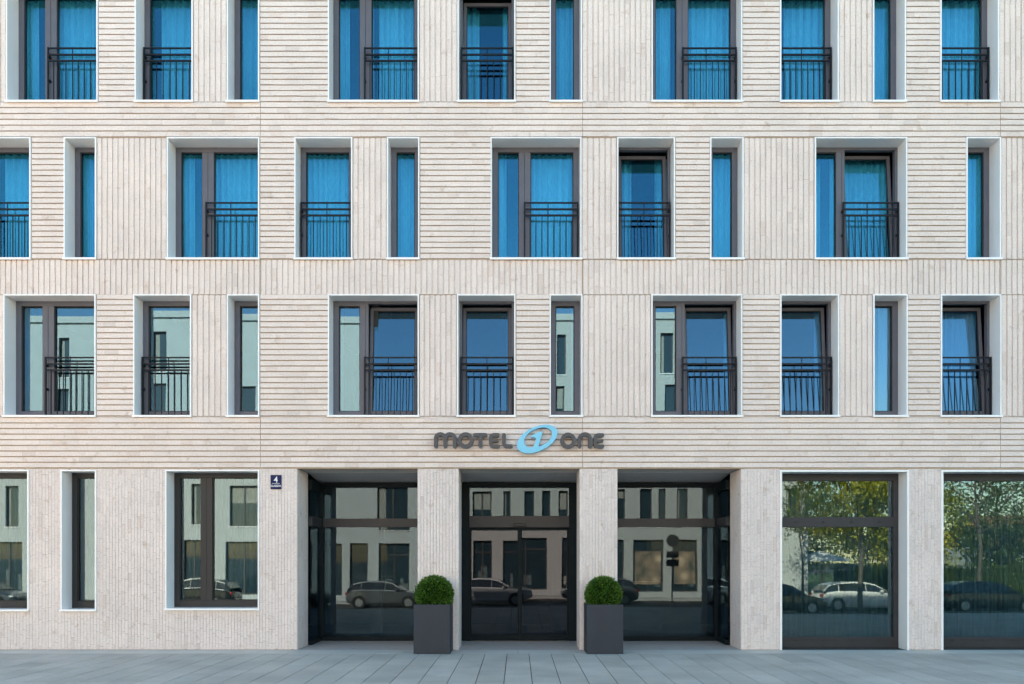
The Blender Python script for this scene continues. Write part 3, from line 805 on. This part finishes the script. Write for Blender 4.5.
rowD=[(7,20,.3),(60,72,.3),(120,134,.3),(192,201,.3),(230,258,.3),(300,318,.3),(376,407,1.45),(430,445,1.45),(472,491,1.45),(503,510,1.45),(524,534,1.45),(542,550,1.45),(558,567,1.45),(588,600,1.45),(615,623,1.45),(638,650,1.45),(657,664,1.45),(675,685.5,1.45),(700,712,1.45),(735,747,1.45),(772,785,1.45)]
rowD=[(-110,-84,.3),(-60,-46,.3)]+rowD
for c0,c1,dg in rowD: holes.append((ox(c0,dg),ox(c1,dg),oz(526)+.9,oz(485)+.9))
gf=[(-100,-40,.3),(-5,24,.3),(60,76,.3),(184,204,.3),(226,262,.3),(300,330,.3),(347,365,1.45),(376,407,1.45),(430,452,1.45),(473,492,1.45),(503,546,1.45),(561,567,1.45),(592,626,1.45),(635.5,666,1.45),(675,700,1.45),(722,760,1.45)]
for c0,c1,dg in gf: holes.append((ox(c0,dg),ox(c1,dg),.35,oz(541,dg)+.9))
m=MB(); xa,xb=ox(-240),ox(806); zt_=oz(322)+.9
spl=ox(421)
def flip(mb): mb.f=[tuple(reversed(f)) for f in mb.f]
for (a,b,mt) in ((xa,spl,'render'),(spl,xb,'opp_brick')):
    m=MB(); hh=[h for h in holes if a<=h[0]<b]
    sheet_with_holes(m,a,b,0,zt_,hh,0,-.25); flip(m)
    m.build('wall',M[mt],opp)
m=MB(); m.box(xa,xb,-14,-.25,zt_+.003,zt_+.5); m.box(xa,xb,-.249,.12,zt_+.003,zt_+.35); m.build('roof',M['render'],opp)
m=MB(); m.box(xa,xa+.3,-14,-.26,0,zt_); m.box(xb-.3,xb,-14,-.26,0,zt_); m.box(xa+.3,xb-.3,-14,-13.7,0,zt_); m.build('side_wall',M['render'],opp)
m=MB(); m.box(xa+.31,xb-.31,-4,-3.9,0,zt_-.01); m.build('interior_wall',M['room'],opp)
for i,hh in enumerate(holes):
    a,b,c,d=hh
    f=MB(); frame_ring(f,a,b,c,d,.07,-.24,-.16)
    if b-a>1.1: 
        mid=(a+b)/2; f.box(mid-.04,mid+.04,-.239,-.165,c+.07,d-.07)
    if c<.5: f.box(a+.07,b-.07,-.238,-.166,d-.75,d-.66)
    o=f.build('window',M['opp_frame'],opp)
    g=MB(); g.box(a+.06,b-.06,-.22,-.21,c+.06,d-.06); g.build('pane',M['opp_glass'],o)
    r_=random.random()
    if c>.5 and r_<.6:
        q=MB(); k=random.random(); wq=(b-a-.16)
        if k<.5: q.box(a+.08,a+.08+wq*random.uniform(.15,.4),-.208,-.203,c+.08,d-.08)
        else: q.box(a+.08,b-.08,-.208,-.203,c+.08+(d-c)*random.uniform(.3,.75),d-.08)
        q.build('blind',M['blind'],o)
    if c>.5:
        q=MB(); q.box(a-.05,b+.05,.001,.05,c-.05,c-.001); q.build('sill',M['white'],o)
    elif r_<.8:
        q=MB()
        for kk in range(random.randint(2,4)):
            xx=random.uniform(a+.15,b-.3); hh_=random.uniform(.3,1.3); q.box(xx,xx+random.uniform(.12,.4),-.207,-.203-.0005*kk,c+.3,c+.3+hh_)
        q.build('shop_display',M['blind'] if r_<.35 else M['display'],o)
# posters in the shop windows (generic food and wheel pictures)
def poster_mat(name,seed,ca,cb,cc):
    m,nt,out=mat(name); p=N(nt,'ShaderNodeBsdfPrincipled'); nt.links.new(p.outputs[0],out.inputs[0]); p.inputs['Roughness'].default_value=.5
    tc=N(nt,'ShaderNodeTexCoord'); v=N(nt,'ShaderNodeTexVoronoi'); v.inputs['Scale'].default_value=1.6
    nt.links.new(tc.outputs['Object'],v.inputs['Vector'])
    rp=N(nt,'ShaderNodeValToRGB'); e=rp.color_ramp.elements; e[0].color=col(ca); e[1].color=col(cb); k=e.new(.45); k.color=col(cc); e[0].position=.15
    nt.links.new(v.outputs['Distance'],rp.inputs[0]); nt.links.new(rp.outputs[0],p.inputs['Base Color']); return m
pmA=poster_mat('poster_print',1,(.65,.5,.35),(.05,.08,.08),(.35,.25,.18)); 
for (c0,c1) in ((635.5,666),(675,700)):
    m=MB(); m.box(ox(c0,1.45)+.12,ox(c1,1.45)-.12,-.155,-.15,.8,oz(553,1.45)+.9); m.build('poster',pmA,opp)

# low house further right and red-roofed house, seen through the trees
h2=tag(empty('garden_house',(58,-75,-.9)),'low house with a red tiled roof behind the trees, mirrored in the right shop window','building')
m=MB(); m.box(-7,7,-5,5,0,3.6); m.build('wall',M['render'],h2)
m=MB(); 
for s in (-1,1): m.quad((-7.5,0,7),(7.5,0,7),(7.5,5.6*s,3.4),(-7.5,5.6*s,3.4)); m.quad((-7.5,0,7.15),(7.5,0,7.15),(7.5,5.6*s,3.55),(-7.5,5.6*s,3.55))
m.build('roof',M['roof_tile'],h2)
for k in range(4):
    m=MB(); m.box(-5.5+3.2*k,-4.3+3.2*k,5.003,5.05,1,2.5); m.build('window',M['opp_glass'],h2)

# ------------------------------------------------------------------ trees
def tree(x,y,h,cr,mt,seed,label,n=5000,trunk=.14,squash=1.0,leaf=.13,base=.35,group='street trees across the road'):
    rnd=random.Random(seed); z0=-.95
    t=tag(empty('street_tree',(x,y,z0)),label,'tree',group)
    m=MB(); top=h*.8
    pts=[(0,0,0)]; 
    for k in range(1,6): pts.append((rnd.uniform(-.12,.12)*k*.4,rnd.uniform(-.12,.12)*k*.4,top*k/5))
    tube(m,pts,[trunk*(1-.15*k) for k in range(6)],8)
    clumps=[]
    nb=26
    for b in range(nb):
        f=base+ (1-base)*b/nb*.85; o=Vector((0,0,h*f)); a=b*2.4+rnd.uniform(-.4,.4)
        env=math.sqrt(max(.08,1-((f-.62)/.42)**2)) 
        L=cr*env*rnd.uniform(.6,1.1); e=o+Vector((cos(a)*L,sin(a)*L,L*rnd.uniform(.1,.6)))
        mid=o.lerp(e,.5)+Vector((0,0,.1*L)); tube(m,[o*1.0-Vector((0,0,.1)),mid,e],[trunk*.35,trunk*.2,trunk*.06],5)
        for q in range(4):
            c=o.lerp(e,rnd.uniform(.45,1.08))+Vector((rnd.gauss(0,.3),rnd.gauss(0,.3),rnd.gauss(0,.3)))*cr*.25
            clumps.append((c,cr*rnd.uniform(.12,.27),rnd.gauss(.5,.18)))
    clumps.append((Vector((0,0,h*.97)),cr*.2,.6))
    m.build('trunk',M['bark'],t)
    m=MB()
    for q in range(n):
        c,rad,tn=rnd.choice(clumps)
        d=Vector((rnd.gauss(0,1),rnd.gauss(0,1),rnd.gauss(0,.8)))*rad*.62
        p=c+d; u=Vector((rnd.uniform(-1,1),rnd.uniform(-1,1),rnd.uniform(-1,1))).normalized(); v=u.cross(Vector((rnd.uniform(-1,1),rnd.uniform(-1,1),rnd.uniform(-1,1)))).normalized()
        l=leaf*rnd.uniform(.7,1.3)
        m.quad(p-u*l*.6,p+v*l*.35,p+u*l*.6,p-v*l*.35,min(1,max(0,tn+rnd.gauss(0,.15))))
    m.build('crown',M[mt],t); return t
tree(16.6,-23.6,8.6,3.0,'leaf_gold',11,'yellow-green young maple at the kerb, mirrored in the left shop window',11000,leaf=.16)
tree(13.0,-21.4,7.6,1.7,'leaf_green',12,'slim dark green sapling in front of the white building',3000,trunk=.07,leaf=.09,base=.45)
tree(23.0,-24.5,9.6,2.6,'leaf_green',13,'bare-limbed half green tree at the right kerb',2600,trunk=.12,leaf=.09,base=.4)
for i,(x,y,h,r,mt,lab) in enumerate(((19,-56,8,5,'leaf_dark','far dark tree beyond the end of the white building'),(28,-58,8.5,5,'leaf_green','far green tree behind the broad golden tree'),(37,-56,8,5,'leaf_gold','far golden tree between two green trees'),(46,-58,9,5,'leaf_green','far green tree in front of the red roof'),(55,-56,9,5,'leaf_gold','far golden tree at the right end of the gardens'),(27,-40,7.5,3.6,'leaf_gold','broad golden tree in the garden behind the parked estate car'),
        (34,-41,8.5,4.0,'leaf_green','broad green tree right of the golden garden tree'),(40,-38,8,3.8,'leaf_gold','yellow tree at the far right of the gardens'),
        (22,-47,10,4.4,'leaf_green','tall green tree behind the end of the white building'),(46,-44,9,4,'leaf_dark','dark tree beyond the gardens at the right'),
        (24,-36,4.2,2.5,'leaf_dark','low dark shrubby tree beside the parasol'),(31,-35,4.4,2.6,'leaf_dark','low dark tree left of the garden house'),(37,-34.5,4.2,2.6,'leaf_dark','low dark tree in front of the yellow tree'))):
    tree(x,y,h,r,mt,30+i,lab,4000,leaf=.19,base=.2,group='garden trees behind the street')

# lawn and hedge beside the gardens
m=MB(); m.quad((17.5,-120,-.97),(120,-120,-.97),(120,-28.4,-.97),(17.5,-28.4,-.97)); tag(m.build('lawn',M['lawn']),None,None,kind='structure')
hd=tag(empty('garden_hedge',(19,-33.6,-.97)),'long green hedge along the gardens behind the parked cars','hedge')
rh=random.Random(9); m=MB(); m.box(0.2,45,.2,.9,0,1.9,.05)
for q in range(22000):
    x=rh.uniform(0,45); f_=rh.random()
    if f_<.7: p=Vector((x,1.0+rh.uniform(-.15,.15),rh.uniform(0,2.05)+.12*sin(x*2.3)))
    else: p=Vector((x,rh.uniform(0,1.1),2.0+rh.uniform(-.12,.2)+.12*sin(x*2.3)))
    u=Vector((rh.uniform(-1,1),rh.uniform(-1,1),rh.uniform(-1,1))).normalized()*.07; v=u.cross(Vector((rh.uniform(-1,1),rh.uniform(-1,1),rh.uniform(-1,1)))).normalized()*.045
    m.quad(p-u,p+v,p+u,p-v,rh.random())
m.build('foliage',M['leaf_green'],hd)
# parasol
pr=tag(empty('parasol',(ox(838),-33,-.9)),'open white parasol outside the end of the white building','parasol')
m=MB(); tube(m,[(0,0,0),(0,0,2.7)],.03); m.build('pole',M['steel'],pr)
m=MB(); r_=2.0
for k in range(8):
    a,b=2*pi*k/8,2*pi*(k+1)/8
    m.poly([(0,0,3.0),(cos(a)*r_,sin(a)*r_,2.4),(cos(b)*r_,sin(b)*r_,2.4)]); m.poly([(0,0,2.97),(cos(b)*r_,sin(b)*r_,2.37),(cos(a)*r_,sin(a)*r_,2.37)])
    m.quad((cos(a)*r_,sin(a)*r_,2.37),(cos(b)*r_,sin(b)*r_,2.37),(cos(b)*r_,sin(b)*r_,2.4),(cos(a)*r_,sin(a)*r_,2.4))
m.build('canopy',M['canvas'],pr)

# traffic sign seen from behind
ts=tag(empty('traffic_sign',(7.7,-21.6,-.95)),'grey backed round traffic sign over two square plates on a pole','sign')
m=MB(); tube(m,[(0,0,0),(0,0,3.6)],.035); m.build('pole',M['steel'],ts)
m=MB()
pts=[(cos(2*pi*k/24)*.32,sin(2*pi*k/24)*.32+3.3) for k in range(24)]
m.poly([(p[0],.05,p[1]) for p in pts]); m.poly([(p[0],.053,p[1]) for p in pts[::-1]])
m.build('round_plate',M['bin'],ts)
for z in (2.6,2.2):
    m=MB(); m.box(-.3,.3,.05,.054,z-.16,z+.16); m.build('square_plate',M['bin'],ts)

# ------------------------------------------------------------------ cars
def paint(name,c,metal=.3): return plain(name,c,.28,metal=metal,noise=.02,scale=1,coat=.6)
def car(x,y,face,mt,label,L=4.25,Hh=1.47,W=1.78,hatch=True,z0=-.985):
    """car along X, nose towards +x when face=1"""
    t=tag(empty('parked_car',(x,y,z0),0 if face>0 else pi),label,'car','cars parked across the street')
    # stations: x(0..1), z_bottom, z_belt, half width at belt
    st=[(0,.45,.62,.60),(.02,.30,.80,.78),(.08,.22,.93,.86),(.2,.20,.97,.89),(.4,.19,.95,.89),(.6,.19,.93,.89),(.72,.19,.92,.88),(.82,.2,.86,.87),(.93,.22,.74,.82),(.985,.28,.62,.70),(1,.38,.52,.55)]
    roof=[(.035,1.0),(.10,1.30),(.2,1.42),(.36,1.47),(.5,1.45),(.60,1.34),(.74,.935)] if hatch else [(.09,.97),(.2,1.28),(.3,1.40),(.42,1.44),(.52,1.42),(.61,1.31),(.75,.92)]
    k=Hh/1.47; m=MB(); rings=[]
    for (u,zb,zt,hw) in st:
        xx=(u-.5)*L; s=W/1.78
        ring=[(xx,-hw*s*.9,zb),(xx,-hw*s,zb+.12),(xx,-hw*s*1.0,(zb+zt)/2),(xx,-hw*s*.985,zt-.06),(xx,-hw*s*.9,zt),(xx,0,zt+.03),(xx,hw*s*.9,zt),(xx,hw*s*.985,zt-.06),(xx,hw*s,(zb+zt)/2),(xx,hw*s,zb+.12),(xx,hw*s*.9,zb),(xx,0,zb)]
        rings.append(ring)
    n=len(rings[0])
    for i in range(len(rings)-1):
        for j in range(n):
            j2=(j+1)%n; m.quad(rings[i][j],rings[i+1][j],rings[i+1][j2],rings[i][j2])
    m.poly(rings[0]); m.poly(rings[-1][::-1])
    # roof skin and pillars
    rs=[]
    for (u,z) in roof:
        xx=(u-.5)*L; hw=.86-.26*(z-.93)/.5; rs.append((xx,hw*W/1.78,z*k))
    for i in range(1,len(rs)-2):
        a,b=rs[i],rs[i+1]
        m.quad((a[0],-a[1],a[2]),(b[0],-b[1],b[2]),(b[0],b[1],b[2]),(a[0],a[1],a[2]))
    def belt(u): 
        for i in range(len(st)-1):
            if st[i][0]<=u<=st[i+1][0]:
                f_=(u-st[i][0])/(st[i+1][0]-st[i][0]); return st[i][2]+(st[i+1][2]-st[i][2])*f_
    g=MB()
    for i in range(len(rs)-1):
        a,b=rs[i],rs[i+1]; ua,ub=roof[i][0],roof[i+1][0]
        for s in (-1,1):
            za,zb2=belt(ua)-.01,belt(ub)-.01; wa=.80*W/1.78
            q=[(a[0],s*wa,za),(b[0],s*wa,zb2),(b[0],s*b[1],b[2]),(a[0],s*a[1],a[2])]
            m.quad(*(q if s<0 else q[::-1]))
            # glass set proud of the skin
            def lerp(p,q,t): return tuple(p[i_]+(q[i_]-p[i_])*t for i_ in range(3))
            if 0<i<len(rs)-1 or hatch:
                u0=.08 if i not in (2,) else .08
                e=[lerp(q[0],q[3],.12),lerp(q[1],q[2],.12),lerp(q[1],q[2],.86),lerp(q[0],q[3],.86)]
                if i in (2,4): 
                    e=[lerp(e[0],e[1],.06),e[1],e[2],lerp(e[3],e[2],.06)]
                e=[(p[0],p[1]+s*.012,p[2]) for p in e]
                g.quad(*(e if s<0 else e[::-1]))
    a,b=rs[-2],rs[-1]
    m.quad((a[0],-a[1],a[2]),(b[0],-b[1],b[2]),(b[0],b[1],b[2]),(a[0],a[1],a[2]))
    g.quad((a[0]+.02,-a[1]*.93,a[2]),(b[0],-b[1]*.9,b[2]+.03),(b[0],b[1]*.9,b[2]+.03),(a[0]+.02,a[1]*.93,a[2]))
    a,b=rs[0],rs[1]
    m.quad((a[0],-a[1],a[2]),(b[0],-b[1],b[2]),(b[0],b[1],b[2]),(a[0],a[1],a[2]))
    g.quad((a[0]-.015,-a[1]*.9,a[2]+.02),(b[0]-.015,-b[1]*.9,b[2]),(b[0]-.015,b[1]*.9,b[2]),(a[0]-.015,a[1]*.9,a[2]+.02))
    o=m.build('body',mt,t,smooth=True)
    bm=o.modifiers.new('b','BEVEL'); bm.width=.03; bm.segments=2; bm.limit_method='ANGLE'; bm.angle_limit=R(35)
    g.build('side_window',M['car_glass'],t)
    for u in (.185,.80):
        for s in (-1,1):
            xx=(u-.5)*L; yy=s*.80*W/1.78
            w=MB(); tube(w,[(xx,yy-.11*s,.315),(xx,yy+.105*s,.315)],.315,20); wo=w.build('wheel',M['rubber'],t)
            r=MB(); tube(r,[(xx,yy+.09*s,.315),(xx,yy+.112*s,.315)],.21,20); r.build('rim',M['rim'],wo)
            a_=MB(); tube(a_,[(xx,yy-.05*s,.33),(xx,yy+.095*s,.33)],.365,20); a_.build('wheel_arch',M['rubber'],t)
    for s in (-1,1):
        h=MB(); h.box(L*.425,L*.475,s*.74-.10,s*.74+.10,.60,.70); h.build('headlight',M['lamp'],t,bevel=.02)
        h=MB(); h.box(-L*.492,-L*.465,s*.70-.10,s*.70+.10,.72,.86); h.build('tail_light',M['tail'],t,bevel=.02)
        h=MB(); h.box(L*.13,L*.165,s*.98-.09,s*.98+.05,.95,1.06); h.build('wing_mirror',mt,t,bevel=.02)
    return t
pg=paint('grey_car_paint',(.10,.11,.12)); ps=paint('silver_car_paint',(.46,.47,.48)); pw=paint('white_car_paint',(.72,.72,.71),0); pd=paint('black_car_paint',(.02,.022,.026)); pb=paint('blue_grey_car_paint',(.05,.07,.10))
YC=-25.2; sc_=18.6
def cxp(px): return (px-CX)/sc_
car(cxp(385),YC,1,pg,'grey hatchback parked left of the door, its nose to the right')
car(cxp(492),YC,1,ps,'silver hatchback parked opposite the sliding door')
car(cxp(600),YC,-1,pg,'dark grey car behind the silver hatchback')
car(cxp(858)*18.6/19.7,YC,1,pw,'white estate car parked before the gardens',L=4.6)
car(12.4,-22.9,1,pd,'black car at the near kerb beside the white estate car')
car(22.4,-23.0,1,pd,'black estate car parked under the half green tree',L=4.6)
car(cxp(15),YC,1,pb,'blue-grey car at the far left of the street')
car(cxp(215),YC,-1,pd,'black hatchback at the left of the street')

# ------------------------------------------------------------------ light, sky, camera
SUN_EL, SUN_AZ = 31.0, 24.0      # sun behind the hotel, a little to its left (seen from the camera)
w=bpy.data.worlds.new('World'); scene.world=w; w.use_nodes=True; nt=w.node_tree; nt.nodes.clear()
sky=nt.nodes.new('ShaderNodeTexSky'); sky.sky_type='NISHITA'; sky.sun_disc=False
sky.sun_elevation=R(SUN_EL); sky.sun_rotation=R(-SUN_AZ); sky.air_density=1.0; sky.dust_density=.6; sky.ozone_density=1.2; sky.altitude=500
bg=nt.nodes.new('ShaderNodeBackground'); bg.inputs[1].default_value=.12
o=nt.nodes.new('ShaderNodeOutputWorld'); hs=nt.nodes.new('ShaderNodeHueSaturation'); hs.inputs['Saturation'].default_value=1.35; hs.inputs['Hue'].default_value=.490; nt.links.new(sky.outputs[0],hs.inputs['Color']); nt.links.new(hs.outputs[0],bg.inputs[0]); nt.links.new(bg.outputs[0],o.inputs[0])
sd=bpy.data.lights.new('sun','SUN'); sd.energy=5; sd.angle=R(.5); sd.color=(1,.93,.84)
so_=bpy.data.objects.new('sun',sd); C.objects.link(so_)
dirv=Vector((-sin(R(SUN_AZ))*cos(R(SUN_EL)), cos(R(SUN_AZ))*cos(R(SUN_EL)), sin(R(SUN_EL))))
so_.rotation_euler=dirv.to_track_quat('Z','Y').to_euler(); so_.location=dirv*60
cam=bpy.data.cameras.new('camera'); co=bpy.data.objects.new('camera',cam); C.objects.link(co); scene.camera=co
co.location=(0,-D,H); co.rotation_euler=(pi/2,0,0)
cam.sensor_width=36; cam.lens=36*S*D/1024; cam.shift_x=-6/1024; cam.shift_y=213/1024; cam.clip_end=2000
vs=scene.view_settings; vs.view_transform='Standard'; vs.look='None'; vs.gamma=1; vs.use_curve_mapping=False; vs.exposure=2.3
try:
    vs.use_white_balance=True; vs.white_balance_temperature=9200; vs.white_balance_tint=18
except Exception: pass
cy=scene.cycles
cy.max_bounces=10; cy.diffuse_bounces=4; cy.glossy_bounces=5; cy.transparent_max_bounces=16; cy.use_denoising=True; cy.caustics_reflective=False; cy.caustics_refractive=False
cy.sample_clamp_indirect=6
